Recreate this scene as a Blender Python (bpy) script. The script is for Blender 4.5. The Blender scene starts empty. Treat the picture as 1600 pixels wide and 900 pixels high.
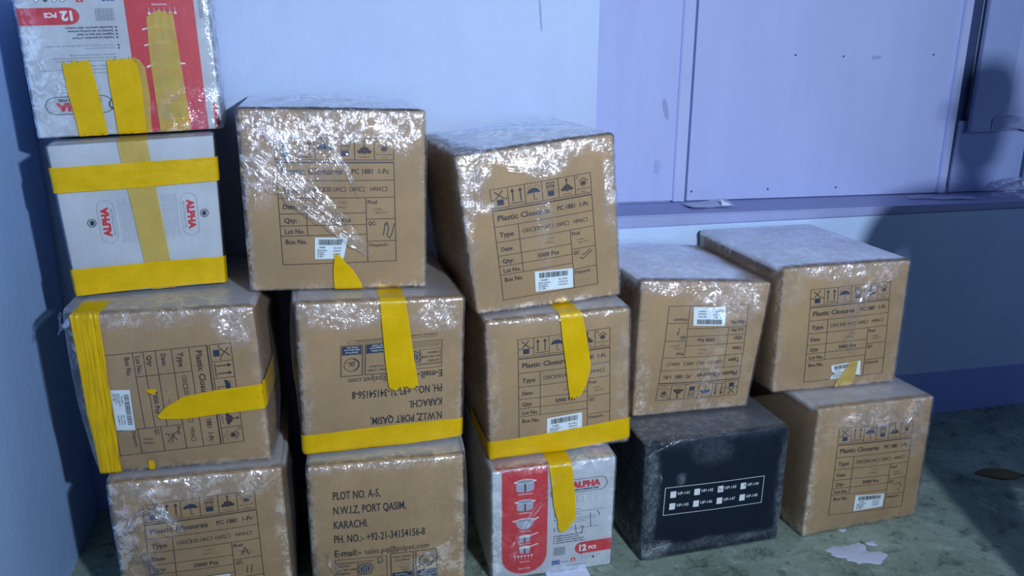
import bpy, bmesh, math, random
from mathutils import Vector, Matrix, noise
random.seed(7)
S = bpy.context.scene
COL = S.collection
# ---------------- camera ----------------
cam = bpy.data.cameras.new('camera'); co = bpy.data.objects.new('camera', cam); COL.objects.link(co)
R = Vector((0.9696, -0.2449, 0.0021)); U = Vector((0.0687, 0.2801, 0.9575)); F = Vector((0.2351, 0.9282, -0.2884))
co.matrix_world = Matrix(((R.x, U.x, -F.x, 0), (R.y, U.y, -F.y, 0), (R.z, U.z, -F.z, 1.3802), (0, 0, 0, 1)))
cam.sensor_fit = 'HORIZONTAL'; cam.sensor_width = 36; cam.lens = 36 * 1274.6 / 1600; cam.clip_start = 0.01
S.camera = co
# ---------------- world, lamp, added fill light, exposure ----------------
wd = bpy.data.worlds.new('world'); S.world = wd; wd.use_nodes = True
wd.node_tree.nodes['Background'].inputs[0].default_value = (0.33, 0.50, 1.0, 1)
wd.node_tree.nodes['Background'].inputs[1].default_value = 0.04
ld = bpy.data.lights.new('lamp', 'SPOT'); lo = bpy.data.objects.new('lamp', ld); COL.objects.link(lo)
ld.energy = 375; ld.color = (0.65, 0.80, 1.0); ld.shadow_soft_size = 0.045
ld.spot_size = math.radians(100); ld.spot_blend = 1.0
lo.location = (1.0, -0.8, 1.92)
lo.rotation_euler = (Vector((0.72, 2.43, 1.28)) - lo.location).to_track_quat('-Z', 'Y').to_euler()
l2 = bpy.data.lights.new('side_fill', 'AREA'); l2o = bpy.data.objects.new('side_fill', l2); COL.objects.link(l2o)  # added fill without a known source, lifts the shadowed right corner
l2.energy = 5.0; l2.color = (0.36, 0.56, 1.0); l2.shape = 'RECTANGLE'; l2.size = .9; l2.size_y = .9
l2o.location = (3.3, .8, 1.5); l2o.rotation_euler = (Vector((2.6, 2.3, .4)) - l2o.location).to_track_quat('-Z', 'Y').to_euler()
S.view_settings.view_transform = 'Standard'; S.view_settings.look = 'None'; S.view_settings.gamma = 1
S.view_settings.use_curve_mapping = False; S.view_settings.exposure = 0.0
# ---------------- helpers ----------------
class NT:
    def __init__(s, name):
        s.m = bpy.data.materials.new(name); s.m.use_nodes = True; s.t = s.m.node_tree; s.t.nodes.clear()
        s.out = s.n('ShaderNodeOutputMaterial')
    def n(s, ty, **kw):
        nd = s.t.nodes.new(ty)
        for k, v in kw.items():
            if k.startswith('_'): setattr(nd, k[1:], v)
        for k, v in kw.items():
            if not k.startswith('_'):
                i = int(k[1:]) if k[0] == 'i' and k[1:].isdigit() else k.replace('__', ' ')
                if isinstance(v, bpy.types.NodeSocket): s.t.links.new(v, nd.inputs[i])
                else: nd.inputs[i].default_value = v
        return nd
    def co(s): return s.n('ShaderNodeTexCoord').outputs['Object']
    def map(s, scale=(1, 1, 1), rot=(0, 0, 0)):
        return s.n('ShaderNodeMapping', Vector=s.co(), Scale=scale, Rotation=rot).outputs[0]
    def noise(s, v, scale, detail=3, rough=.55, dist=0):
        return s.n('ShaderNodeTexNoise', Vector=v, Scale=scale, Detail=detail, Roughness=rough, Distortion=dist).outputs[0]
    def ramp(s, f, stops):
        r = s.n('ShaderNodeValToRGB', i0=f); e = r.color_ramp.elements
        while len(e) < len(stops): e.new(.5)
        for q, (p, c) in zip(e, stops): q.position = p; q.color = (c if len(c) == 4 else (*c, 1)) if isinstance(c, tuple) else (c, c, c, 1)
        return r.outputs[0]
    def math(s, op, a, b=0.0, clamp=False):
        return s.n('ShaderNodeMath', _operation=op, _use_clamp=clamp, i0=a, i1=b).outputs[0]
    def mix(s, f, a, b, mode='MIX'):
        m = s.n('ShaderNodeMix', _data_type='RGBA', _blend_type=mode)
        for i, v in ((0, f), (6, a), (7, b)):
            if isinstance(v, bpy.types.NodeSocket): s.t.links.new(v, m.inputs[i])
            else: m.inputs[i].default_value = (*v, 1) if isinstance(v, tuple) and len(v) == 3 else v
        return m.outputs[2]
    def bump(s, h, dist, strength=1.0, normal=None):
        b = s.n('ShaderNodeBump', Height=h, Distance=dist, Strength=strength)
        if normal: s.t.links.new(normal, b.inputs['Normal'])
        return b.outputs[0]
    def bsdf(s, **kw):
        b = s.n('ShaderNodeBsdfPrincipled', **kw); s.t.links.new(b.outputs[0], s.out.inputs[0]); return s.m
    def surf(s, sh): s.t.links.new(sh, s.out.inputs[0]); return s.m

def flat(name, c, rough=.6, **kw):
    t = NT(name); return t.bsdf(Base__Color=(*c, 1), Roughness=rough, **kw)

def cardboard(name, c, spec=.5):
    t = NT(name); v = t.co()
    a = t.noise(v, 6, 4); b = t.noise(t.map((160, 160, 3)), 1, 2); g = t.noise(v, 60, 3)
    col = t.mix(t.ramp(a, [(.35, 0.0), (.7, 1.0)]), tuple(x * .86 for x in c), tuple(x * 1.1 for x in c))
    col = t.mix(t.math('MULTIPLY', b, .22), col, tuple(x * .6 for x in c))
    col = t.mix(t.math('MULTIPLY', g, .18), col, (c[0] * .6, c[1] * .55, c[2] * .5))
    return t.bsdf(Base__Color=col, Roughness=.8, Specular__IOR__Level=spec, Normal=t.bump(b, .0006, .5))

def film(name, milk, gloss, scale, rough=.13, tint=(.92, .94, 1), base=.03, gl0=.010):
    """clear stretch film: slack stores how loose and layered it is"""
    t = NT(name); v = t.co()
    at = t.n('ShaderNodeAttribute', _attribute_name='slack').outputs['Fac']
    n0 = t.noise(v, 9, 2)
    sl = t.math('MULTIPLY', at, t.ramp(n0, [(.3, .45), (.6, 1.25)]), clamp=True)
    n1 = t.noise(v, scale, 2, .6, 1.6)
    n2 = t.noise(t.map((1, 1, .35), (0, 0, 0)), scale * .45, 2, .6, 2.5)
    n3 = t.noise(t.map((1, .3, 1), (.5, .6, .3)), scale * 1.4, 1, .5, .6)
    h = t.math('ADD', t.math('MULTIPLY', n1, .45), t.math('ADD', n2, t.math('MULTIPLY', n3, .35)))
    st = t.math('ADD', t.math('MULTIPLY', sl, .9), .07, clamp=True)
    nb = t.bump(h, .0046, st)
    gl = t.n('ShaderNodeBsdfGlossy', Color=(1, 1, 1, 1), Roughness=rough * .66, Normal=nb).outputs[0]
    gl2 = t.n('ShaderNodeBsdfGlossy', Color=(.9, .93, 1, 1), Roughness=.38, Normal=nb).outputs[0]
    df = t.n('ShaderNodeBsdfDiffuse', Color=(*tint, 1), Normal=nb).outputs[0]
    d2 = t.n('ShaderNodeBsdfDiffuse', Color=(.50, .55, .66, 1), Normal=nb).outputs[0]
    tr = t.n('ShaderNodeBsdfTransparent', Color=(.97, .97, .98, 1)).outputs[0]
    n4 = t.ramp(t.noise(v, scale * .5, 4, .7, 1.0), [(.35, .25), (.7, 1.0)])
    hz = t.n('ShaderNodeAttribute', _attribute_name='haze').outputs['Fac']
    hz = t.math('MULTIPLY', hz, t.ramp(t.noise(v, 7, 4, .6), [(.3, .8), (.65, 1.05)]), clamp=True)
    mf = t.math('ADD', t.math('MULTIPLY', t.math('ADD', t.math('MULTIPLY', sl, milk), base), n4), hz, clamp=True)
    hr = t.math('DIVIDE', hz, t.math('ADD', mf, .001), clamp=True)
    dd = t.n('ShaderNodeMixShader', i0=hr, i1=d2, i2=df).outputs[0]
    a = t.n('ShaderNodeMixShader', i0=mf, i1=tr, i2=dd).outputs[0]
    fr = t.n('ShaderNodeFresnel', IOR=1.42).outputs[0]
    g2 = t.math('MULTIPLY', fr, t.math('ADD', t.math('MULTIPLY', hz, .7), .45), clamp=True)
    b = t.n('ShaderNodeMixShader', i0=g2, i1=a, i2=gl2).outputs[0]
    gm = t.ramp(t.noise(v, scale * .33, 3, .65, 1.2), [(.47, .03), (.56, 1.0)])
    gf = t.math('ADD', t.math('MULTIPLY', t.math('MULTIPLY', sl, gm), gloss), gl0, clamp=True)
    t.t.links.new(t.n('ShaderNodeCombineColor', i0=gf, i1=gf, i2=gf).outputs[0], gl.node.inputs['Color'])
    return t.surf(t.n('ShaderNodeAddShader', i0=b, i1=gl).outputs[0])

def tape_mat(name, c, alpha):
    t = NT(name); v = t.co()
    n = t.noise(v, 25, 4); n2 = t.noise(v, 140, 3, .6, 1)
    col = t.mix(n, tuple(x * .8 for x in c), tuple(min(1, x * 1.15) for x in c))
    t.bsdf(Base__Color=col, Roughness=t.ramp(n, [(.3, .25), (.7, .42)]), Normal=t.bump(n2, .0012, .5), Coat__Weight=.12, Coat__Roughness=.15, Specular__IOR__Level=.3)
    p = [x for x in t.t.nodes if x.type == 'BSDF_PRINCIPLED'][0]
    tr = t.n('ShaderNodeBsdfTransparent', Color=(1, .9, .55, 1)).outputs[0]
    return t.surf(t.n('ShaderNodeMixShader', i0=alpha, i1=tr, i2=p.outputs[0]).outputs[0])

def wallpaint(name, c, c2, stain=.3, bumps=.002):
    t = NT(name); v = t.co()
    a = t.noise(v, 1.6, 5, .6); b = t.noise(t.map((9, 9, 1.2)), 1, 4, .6); d = t.noise(v, 38, 4)
    col = t.mix(t.ramp(a, [(.35, 0.0), (.68, 1.0)]), c, c2)
    col = t.mix(t.ramp(b, [(.45, 0.0), (.8, .45)]), col, tuple(min(1, x * 1.22 + .02) for x in c))
    col = t.mix(t.math('MULTIPLY', t.ramp(t.noise(v, 5.5, 6, .7, .8), [(.62, 0.0), (.75, 1.0)]), stain), col, tuple(x * .62 for x in c))
    col = t.mix(t.math('MULTIPLY', d, .12), col, tuple(x * .55 for x in c))
    return t.bsdf(Base__Color=col, Roughness=.62, Normal=t.bump(t.math('ADD', t.math('MULTIPLY', b, .6), d), bumps, .6))

def floormat():
    t = NT('worn_concrete'); v = t.co()
    a = t.noise(v, 3.2, 6, .65, .6); b = t.noise(v, 14, 6, .7, .4); c = t.noise(v, 60, 3)
    col = t.ramp(a, [(.26, (.08, .10, .08)), (.44, (.25, .31, .24)), (.58, (.32, .39, .31)), (.74, (.46, .54, .46))])
    col = t.mix(t.ramp(b, [(.56, 0.0), (.74, .75)]), col, (.55, .66, .58))
    col = t.mix(t.ramp(b, [(.3, .9), (.46, 0.0)]), col, (.035, .045, .04))
    col = t.mix(t.ramp(t.noise(t.map((1, 2.5, 1), (0, 0, .6)), 7, 5, .7, 2), [(.6, 0.0), (.7, .5)]), col, (.6, .7, .66))
    f = t.noise(v, 42, 5, .7, .5)
    col = t.mix(t.ramp(f, [(.62, 0.0), (.7, .7)]), col, (.55, .64, .60))
    col = t.mix(t.ramp(f, [(.32, .7), (.42, 0.0)]), col, (.06, .075, .065))
    col = t.mix(t.math('MULTIPLY', c, .25), col, (.05, .06, .05))
    return t.bsdf(Base__Color=col, Roughness=t.ramp(a, [(.3, .35), (.7, .6)]), Normal=t.bump(t.math('ADD', a, t.math('MULTIPLY', c, .3)), .003, .5))

M = {
 'card': cardboard('brown_cardboard', (.465, .30, .143)),
 'white_card': cardboard('white_cardboard', (.60, .63, .66)),
 'black_card': cardboard('dark_cardboard', (.003, .011, .024), .15),
 'film': film('stretch_film', .30, 1.0, 110, .17),
 'film_fine': film('wrinkled_stretch_film', .28, 1.2, 118, .16),
 'film_dark': film('stretch_film_dusty', .20, .30, 130, .2, base=.004, gl0=.003),
 'film_black': film('clinging_stretch_film', .32, .35, 120, .2, base=.004, gl0=.004),
 'fold': film('gathered_film', .42, 1.4, 110, .17, base=.0, gl0=.0),
 'tape': tape_mat('yellow_tape', (.86, .52, .003), .93),
 'tape_pale': tape_mat('thin_yellow_tape', (.72, .50, .12), .74),
 'ink': flat('print_ink', (.05, .028, .022), .6),
 'faint': flat('faint_ink', (.20, .11, .07), .7),
 'navy': flat('navy_ink', (.018, .03, .06), .5),
 'black': flat('black_ink', (.02, .02, .025), .5),
 'red': flat('red_ink', (.62, .035, .045), .45),
 'blue': flat('blue_ink', (.03, .10, .35), .45),
 'grey': flat('grey_ink', (.30, .33, .38), .5),
 'white': flat('white_ink', (.78, .80, .82), .5),
 'silver': flat('silver_print', (.42, .42, .50), .5),
 'green': flat('green_ink', (.02, .14, .09), .5),
 'label': flat('label_paper', (.80, .86, .86), .4),
 'wall': wallpaint('blue_wall_paint', (.52, .62, .88), (.60, .70, .93)),
 'wall_side': wallpaint('blue_side_wall_paint', (.38, .57, .95), (.43, .62, .97)),
 'wall_low': wallpaint('lower_wall_paint', (.52, .66, .95), (.58, .72, .97)),
 'lav': wallpaint('lavender_sheet_paint', (.47, .52, .84), (.50, .55, .87), .12, .0008),
 'batten': wallpaint('batten_paint', (.55, .60, .88), (.48, .52, .84), .4),
 'board': wallpaint('board_paint', (.36, .44, .74), (.42, .50, .80), .3),
 'sill': wallpaint('sill_paint', (.33, .36, .62), (.38, .42, .68), .4),
 'skirt': wallpaint('deep_blue_paint', (.28, .36, .78), (.32, .40, .82), .2),
 'gap': flat('dark_gap', (.05, .07, .17), .9),
 'floor': floormat(),
 'paint': flat('dried_white_paint', (.62, .64, .78), .5),
 'dirt': cardboard('dry_leaf', (.20, .16, .08)),
 'paper': flat('paper_scrap', (.50, .54, .72), .7),
 'cream': flat('cream_paper', (.72, .76, .92), .6),
 'skin': flat('skin', (.35, .18, .11), .5), 'hair': flat('dark_hair', (.02, .015, .012), .5),
 'shirt': flat('grey_cloth', (.12, .13, .16), .9), 'trouser': flat('dark_cloth', (.04, .04, .06), .9),
}
def link(name, verts, faces, mats, parent=None, mi=None, smooth=True, attr=None, haze=None):
    me = bpy.data.meshes.new(name); me.from_pydata(verts, [], faces)
    for m in (mats if isinstance(mats, list) else [mats]): me.materials.append(M[m] if isinstance(m, str) else m)
    if mi: me.polygons.foreach_set('material_index', mi)
    if smooth: me.polygons.foreach_set('use_smooth', [True] * len(faces))
    for an, av in (('slack', attr), ('haze', haze)):
        if av is not None: me.attributes.new(an, 'FLOAT', 'POINT').data.foreach_set('value', av)
    me.update()
    o = bpy.data.objects.new(name, me); COL.objects.link(o); o.parent = parent
    return o
def empty(name, loc, rz, label, cat, group=None):
    o = bpy.data.objects.new(name, None); COL.objects.link(o); o.location = loc; o.rotation_euler = (0, 0, rz)
    tag(o, label, cat, group); o.empty_display_size = .1; return o
def tag(o, label, cat, group=None):
    o['label'] = label; o['category'] = cat
    if group: o['group'] = group
    return o
def boxmesh(name, lo_, hi, mat, parent=None, bev=0.0, shear=None):
    bm = bmesh.new(); bmesh.ops.create_cube(bm, size=1)
    for v in bm.verts: v.co = Vector([lo_[i] + (v.co[i] + .5) * (hi[i] - lo_[i]) for i in range(3)])
    if bev: bmesh.ops.bevel(bm, geom=bm.edges[:], offset=bev, segments=2, affect='EDGES')
    if shear:
        for v in bm.verts: v.co = shear(v.co)
    me = bpy.data.meshes.new(name); bm.to_mesh(me); bm.free(); me.materials.append(M[mat])
    o = bpy.data.objects.new(name, me); COL.objects.link(o); o.parent = parent; return o
# ---------------- measured layout (metres) ----------------
BOX={
 'D': (-0.303, 1.843, -0.037, 0.0, 0.47, (-0.19, 0),(0.2, 0),(-0.193, 0.4),(0.195, 0.399)),
 'C': (-0.326, 1.881, -0.065, 0.4, 0.47, (-0.189, 0.401),(0.195, 0.403),(-0.209, 0.801),(0.186, 0.799)),
 'B': (-0.375, 2.036, 0.105, 0.8, 0.36, (-0.165, 0.802),(0.163, 0.805),(-0.18, 1.158),(0.17, 1.17)),
 'A': (-0.39, 2.106, 0.043, 1.16, 0.3, (-0.198, 1.16),(0.201, 1.173),(-0.205, 1.5),(0.195, 1.515)),
 'G': (0.132, 1.798, -0.059, 0, 0.47, (-0.183, 0),(0.195, 0),(-0.179, 0.406),(0.197, 0.404)),
 'F': (0.145, 1.862, 0.001, 0.405, 0.47, (-0.195, 0.407),(0.192, 0.406),(-0.188, 0.8),(0.207, 0.787)),
 'E': (0.062, 1.949, -0.059, 0.795, 0.455, (-0.207, 0.801),(0.207, 0.792),(-0.203, 1.236),(0.218, 1.225)),
 'J': (0.575, 1.815, -0.025, 0, 0.5, (-0.167, 0),(0.166, 0),(-0.166, 0.325),(0.168, 0.331)),
 'I': (0.607, 1.872, -0.013, 0.33, 0.47, (-0.19, 0.328),(0.195, 0.333),(-0.201, 0.713),(0.182, 0.723)),
 'H': (0.588, 1.936, 0.102, 0.715, 0.455, (-0.194, 0.712),(0.209, 0.738),(-0.244, 1.121),(0.171, 1.159)),
 'L': (1.04, 1.806, 0.013, 0, 0.5, (-0.213, 0),(0.215, 0),(-0.215, 0.359),(0.214, 0.359)),
 'K': (1.026, 1.947, -0.03, 0.36, 0.455, (-0.18, 0.361),(0.173, 0.36),(-0.172, 0.766),(0.214, 0.739)),
 'N': (1.528, 1.804, 0.06, 0, 0.47, (-0.202, 0.006),(0.205, 0),(-0.196, 0.409),(0.202, 0.395)),
 'M': (1.46, 1.912, 0.026, 0.405, 0.495, (-0.204, 0.411),(0.212, 0.4),(-0.206, 0.786),(0.21, 0.782)),
}
PRINT_AT={'E': [(0.074, 0.0616),(0.3442, 0.0627),(0.0758, 0.3634),(0.3462, 0.359)], 'H': [(0.0713, 0.0922),(0.3394, 0.0837),(0.0735, 0.3845),(0.3433, 0.3741)], 'C': [(0.3336, 0.0829),(0.3343, 0.3363),(0.0547, 0.0974),(0.0496, 0.3509)], 'D': [(0.0695, 0.061),(0.3243, 0.0495),(0.0596, 0.3373),(0.3244, 0.3344)], 'K': [(0.3252, 0.343),(0.0664, 0.3409),(0.3107, 0.0618),(0.0783, 0.0655)], 'M': [(0.0879, 0.0638),(0.3537, 0.0567),(0.0973, 0.3476),(0.3674, 0.3399)], 'N': [(0.0742, 0.0637),(0.3365, 0.0697),(0.0773, 0.34),(0.342, 0.3562)], 'I': [(0.0814, 0.0534),(0.3288, 0.0467),(0.077, 0.3338),(0.3294, 0.333)], 'L': [(0.0607, 0.1361),(0.3645, 0.1426),(0.0582, 0.2218),(0.3628, 0.2281)], 'G': [(0.0574, 0.069),(0.3048, 0.0707),(0.0509, 0.3511),(0.3076, 0.35)], 'F': [(0.3407, 0.3588),(0.0854, 0.3536),(0.3387, 0.09),(0.0959, 0.0976)]}
LABEL_AT={'E': [(0.154, 0.296),(0.2311, 0.2975),(0.1513, 0.3494),(0.2193, 0.3495)], 'H': [(0.1653, 0.317),(0.2721, 0.3217),(0.1634, 0.3721),(0.2702, 0.3739)], 'C': [(0.101, 0.1824),(0.0958, 0.2848),(0.0586, 0.1815),(0.0544, 0.2835)], 'I': [(0.1536, 0.2805),(0.2496, 0.274),(0.1531, 0.3364),(0.2503, 0.3322)], 'K': [(0.2456, 0.1237),(0.1507, 0.1203),(0.242, 0.0701),(0.1476, 0.0679)], 'M': [(0.1815, 0.2997),(0.2811, 0.2921),(0.1837, 0.3436),(0.2881, 0.3412)], 'N': [(0.1605, 0.2863),(0.2656, 0.2966),(0.162, 0.3396),(0.2665, 0.3409)], 'D': [(0.1795, 0.2712),(0.2454, 0.27),(0.1795, 0.3248),(0.2459, 0.324)]}
TAPES=[('E', 'v', 0, [(0.2326, 0.4454, 0.0683),(0.2262, 0.4092, 0.0647),(0.2167, 0.3767, 0.0458),(0.2071, 0.3508, 0.0197),(0.2031, 0.338, 0.0121)]),('C', 'v', 0, [(0.0382, -0.0216, 0.059),(0.0348, 0.1038, 0.0568),(0.0293, 0.2455, 0.0546),(0.0212, 0.4053, 0.051)]),('C', 'h', 0, [(0.4094, 0.2164, 0.0663),(0.3898, 0.2215, 0.063),(0.2861, 0.2263, 0.0608),(0.2133, 0.2351, 0.0557),(0.1721, 0.2447, 0.0294),(0.1524, 0.2529, 0.0082)]),('C', 'h', 0, [(0.1582, 0.1884, 0.0113),(0.1497, 0.1894, 0.0129),(0.1379, 0.1852, 0.0048)]),('C', 'v', 0, [(0.1172, 0.3661, 0.0129),(0.1174, 0.3831, 0.0144),(0.1093, 0.4061, 0.0058)]),('F', 'v', 0, [(0.2202, 0.0083, 0.0601),(0.2244, 0.0504, 0.0638),(0.2343, 0.1497, 0.0699),(0.2432, 0.218, 0.0727),(0.2448, 0.225, 0.0633)]),('F', 'h', 0, [(0.0018, 0.3589, 0.061),(0.1308, 0.3544, 0.0624),(0.2587, 0.3482, 0.0567),(0.392, 0.3474, 0.0491)]),('I', 'v', 0, [(0.2216, -0.0077, 0.0582),(0.2314, 0.0697, 0.0659),(0.2396, 0.1415, 0.0667),(0.2358, 0.1952, 0.0494),(0.2286, 0.2272, 0.0266)]),('I', 'h', 0, [(0.0008, 0.3573, 0.0561),(0.1816, 0.3497, 0.0586),(0.3847, 0.3363, 0.0591)]),('J', 'v', 0, [(0.1813, 0.0024, 0.0614),(0.189, 0.0673, 0.0603),(0.1938, 0.1157, 0.0608),(0.2003, 0.1611, 0.0505),(0.1937, 0.1835, 0.0325),(0.1888, 0.1984, 0.0145)]),('M', 'v', 1, [(0.226, 0.3826, 0.0628),(0.2386, 0.345, 0.0582),(0.2517, 0.3117, 0.0403),(0.2578, 0.2921, 0.0268)]),('A', 'v', 0, [(0.1163, 0.3454, 0.0611),(0.1147, 0.3026, 0.0606),(0.1084, 0.23, 0.0638),(0.1045, 0.1704, 0.0578),(0.1036, 0.1676, 0.0499)]),('A', 'v', 0, [(0.1992, 0.3461, 0.0612),(0.1998, 0.2927, 0.0634),(0.2005, 0.22, 0.0681),(0.1986, 0.1671, 0.0621)]),('A', 'v', 1, [(0.2233, 0.3446, 0.0336),(0.228, 0.2502, 0.0414),(0.2274, 0.1853, 0.0382),(0.2236, 0.1638, 0.019)]),('A', 'v', 1, [(0.295, 0.34, 0.0685),(0.2942, 0.2683, 0.0677),(0.2921, 0.1664, 0.0651),(0.2929, 0.076, 0.0573),(0.3012, 0.0651, 0.0382)]),('B', 'v', 1, [(0.169, -0.0005, 0.0607),(0.1731, 0.0598, 0.0608),(0.1809, 0.1807, 0.0594),(0.1946, 0.3713, 0.0563)]),('B', 'h', 0, [(-0.0092, 0.0783, 0.0586),(0.1641, 0.0782, 0.0577),(0.3373, 0.0773, 0.0554)]),('B', 'h', 0, [(-0.0023, 0.3208, 0.0631),(0.1749, 0.3177, 0.0635),(0.3406, 0.3187, 0.0642)])]
SLACK={'E': [(0.2028, 0.0331, 0.2143, 0.0436, 1.0),(0.3742, 0.0314, 0.0414, 0.0739, 1.0),(0.0314, 0.1286, 0.0422, 0.0881, 0.7),(0.1316, 0.1139, 0.1144, 0.0591, 0.6)], 'H': [(0.0002, 0.1182, 0.0286, 0.1266, 0.9),(0.2051, 0.0085, 0.1986, 0.031, 1.0),(0.2184, 0.0464, 0.0537, 0.0392, 0.9),(0.0595, 0.1353, 0.0358, 0.016, 0.8),(0.1842, 0.418, 0.2002, 0.0246, 0.8),(0.3978, 0.1605, 0.0256, 0.1482, 0.7),(0.2031, 0.2147, 0.0244, 0.1156, 0.4),(0.0308, 0.0437, 0.0551, 0.0465, 0.9)], 'C': [(0.3551, 0.0307, 0.0624, 0.0593, 0.9),(0.1904, 0.0137, 0.2136, 0.0214, 0.5),(0.3913, 0.1935, 0.0203, 0.1808, 0.4)], 'F': [(0.0953, 0.0309, 0.1096, 0.0314, 1.0),(0.3364, 0.0366, 0.0655, 0.0363, 1.0),(0.1937, 0.3954, 0.1946, 0.016, 0.6),(0.0146, 0.198, 0.0119, 0.1785, 0.4)], 'G': [(0.1982, 0.0038, 0.2015, 0.0139, 0.7),(0.3184, 0.2958, 0.0661, 0.0381, 0.5),(0.3725, 0.1801, 0.0131, 0.1669, 0.5),(-0.0037, 0.2089, 0.0154, 0.1261, 0.6)], 'D': [(0.2133, 0.0208, 0.2007, 0.0374, 0.8),(0.0085, 0.1241, 0.0417, 0.1543, 0.8),(0.0388, 0.2161, 0.0497, 0.0882, 0.5),(0.385, 0.1564, 0.0182, 0.1614, 0.6),(0.0475, 0.0947, 0.0838, 0.0683, 0.4)], 'I': [(0.186, -0.0079, 0.1953, 0.0205, 1.0),(0.3689, 0.1743, 0.0217, 0.1459, 0.5),(0.199, 0.3843, 0.2067, 0.0172, 0.8),(0.0139, 0.1687, 0.0168, 0.16, 0.4),(0.2887, 0.1561, 0.0711, 0.0361, 0.2)], 'J': [(0.1716, -0.0064, 0.1922, 0.0168, 0.9),(0.3354, 0.1263, 0.0148, 0.1753, 0.5),(0.0051, 0.1552, 0.0173, 0.174, 0.5)], 'K': [(0.2709, 0.0389, 0.1164, 0.061, 1.0),(0.0665, 0.0138, 0.0802, 0.0213, 0.9),(0.2191, 0.2635, 0.0443, 0.1398, 0.35),(0.1847, 0.3754, 0.1985, 0.0285, 0.5),(0.0158, 0.2889, 0.0234, 0.1512, 0.5),(0.3363, 0.1908, 0.0402, 0.1626, 0.3)], 'M': [(0.2153, 0.0159, 0.2134, 0.0229, 0.9),(0.0338, 0.0564, 0.0329, 0.0568, 0.5),(0.4027, 0.1782, 0.0273, 0.1817, 0.4),(0.2441, 0.0705, 0.1082, 0.0581, 0.4)], 'N': [(0.2031, 0.0452, 0.1962, 0.0497, 0.7),(0.3664, 0.0593, 0.053, 0.1072, 0.6),(0.0484, 0.0439, 0.0332, 0.1004, 0.4)], 'L': [(0.0351, 0.3297, 0.0435, 0.0291, 0.8),(0.1855, -0.0199, 0.2133, 0.0154, 0.8),(0.4263, 0.1876, 0.0191, 0.168, 0.6),(0.0221, 0.1467, 0.0172, 0.1583, 0.7),(0.1053, 0.1141, 0.0155, 0.0198, 0.6),(0.1896, 0.0344, 0.0685, 0.0392, 0.3),(0.2118, 0.3292, 0.2059, 0.0149, 0.5)], 'A': [(0.3345, 0.3002, 0.086, 0.06, 0.5),(0.1872, 0.3424, 0.1939, 0.012, 0.6),(0.0216, 0.1977, 0.0258, 0.1409, 0.4),(0.0666, 0.2422, 0.0526, 0.0861, 0.3)], 'B': [(0.0128, 0.0178, 0.0184, 0.0115, 0.3),(0.1621, -0.0068, 0.18, 0.0087, 0.3)]}
FOLDS=[('E', [(0.0005, 0.0779, 0.0554),(0.0723, 0.1508, 0.074),(0.1693, 0.2267, 0.0736),(0.2556, 0.3137, 0.0335),(0.2882, 0.3496, 0.0092)], 9, 1.0),('E', [(0.1785, 0.0348, 0.0228),(0.2072, 0.099, 0.0203),(0.239, 0.1437, 0.0132),(0.2621, 0.2046, 0.006)], 3, 0.9),('E', [(0.066, 0.0359, 0.0417),(0.0908, 0.0847, 0.048),(0.1049, 0.1316, 0.0286)], 5, 0.9),('M', [(0.379, 0.0317, 0.0311),(0.2956, 0.0549, 0.0437),(0.2482, 0.0994, 0.0565),(0.2272, 0.1653, 0.048),(0.2279, 0.2339, 0.0308),(0.2613, 0.2704, 0.0134)], 8, 0.6),('H', [(0.0324, 0.0314, 0.0628),(0.0358, 0.0917, 0.0543),(0.0345, 0.1396, 0.0291)], 7, 0.9),('H', [(0.1193, 0.0437, 0.0227),(0.2174, 0.0574, 0.0437),(0.2862, 0.0477, 0.0206)], 4, 0.8),('D', [(0.0888, 0.0147, 0.0139),(0.1031, 0.0469, 0.0197),(0.1223, 0.087, 0.0227),(0.1305, 0.1141, 0.0086)], 3, 1.2),('D', [(0.0278, 0.1371, 0.0112),(0.0535, 0.092, 0.0308),(0.0919, 0.0797, 0.0422),(0.1217, 0.0921, 0.0284),(0.144, 0.1211, 0.0229),(0.1558, 0.1438, 0.0072)], 9, 1.0),('D', [(0.0402, 0.0972, 0.014),(0.0475, 0.138, 0.0169),(0.0605, 0.1925, 0.0199),(0.085, 0.2498, 0.0231)], 6, 0.5),('J', [(0.1757, 0.024, 0.0176),(0.122, 0.1148, 0.0211),(0.0794, 0.1859, 0.0318),(0.0451, 0.2893, 0.0462)], 2, 0.4),('K', [(0.2408, 0.1484, 0.0194),(0.2193, 0.2245, 0.0596),(0.2149, 0.3025, 0.0695),(0.2142, 0.366, 0.0419)], 4, 0.35),('N', [(0.3575, 0.009, 0.024),(0.327, 0.0344, 0.0524),(0.2949, 0.0758, 0.019)], 4, 0.6),('N', [(0.0851, 0.0284, 0.0179),(0.1699, 0.0475, 0.0549),(0.2539, 0.0508, 0.0421),(0.2917, 0.0306, 0.0142)], 4, 0.6),('G', [(0.0382, 0.2322, 0.0093),(0.0442, 0.2661, 0.0187),(0.0585, 0.2939, 0.022)], 3, 0.9),('G', [(0.369, 0.1983, 0.0099),(0.3357, 0.2411, 0.023),(0.2828, 0.2779, 0.0426),(0.2203, 0.3115, 0.0488)], 3, 0.5),('L', [(-0.0088, 0.0457, 0.0056),(0.0195, 0.023, 0.0075),(0.0924, -0.0015, 0.0095),(0.2054, -0.0097, 0.0098),(0.3019, -0.0128, 0.006)], 1, 0.8),('L', [(0.0415, 0.0873, 0.0038),(0.0461, 0.1035, 0.0076),(0.0448, 0.115, 0.0077),(0.0357, 0.1195, 0.0038)], 1, 0.6),('L', [(0.0051, 0.345, 0.0197),(0.0346, 0.3193, 0.0355),(0.0728, 0.3116, 0.0278),(0.0918, 0.3045, 0.008)], 3, 0.6)]# ---------------- room shell ----------------
def WY(x): return 2.4283 - 0.0119 * (x - .8)          # front plane of the back wall
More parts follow.
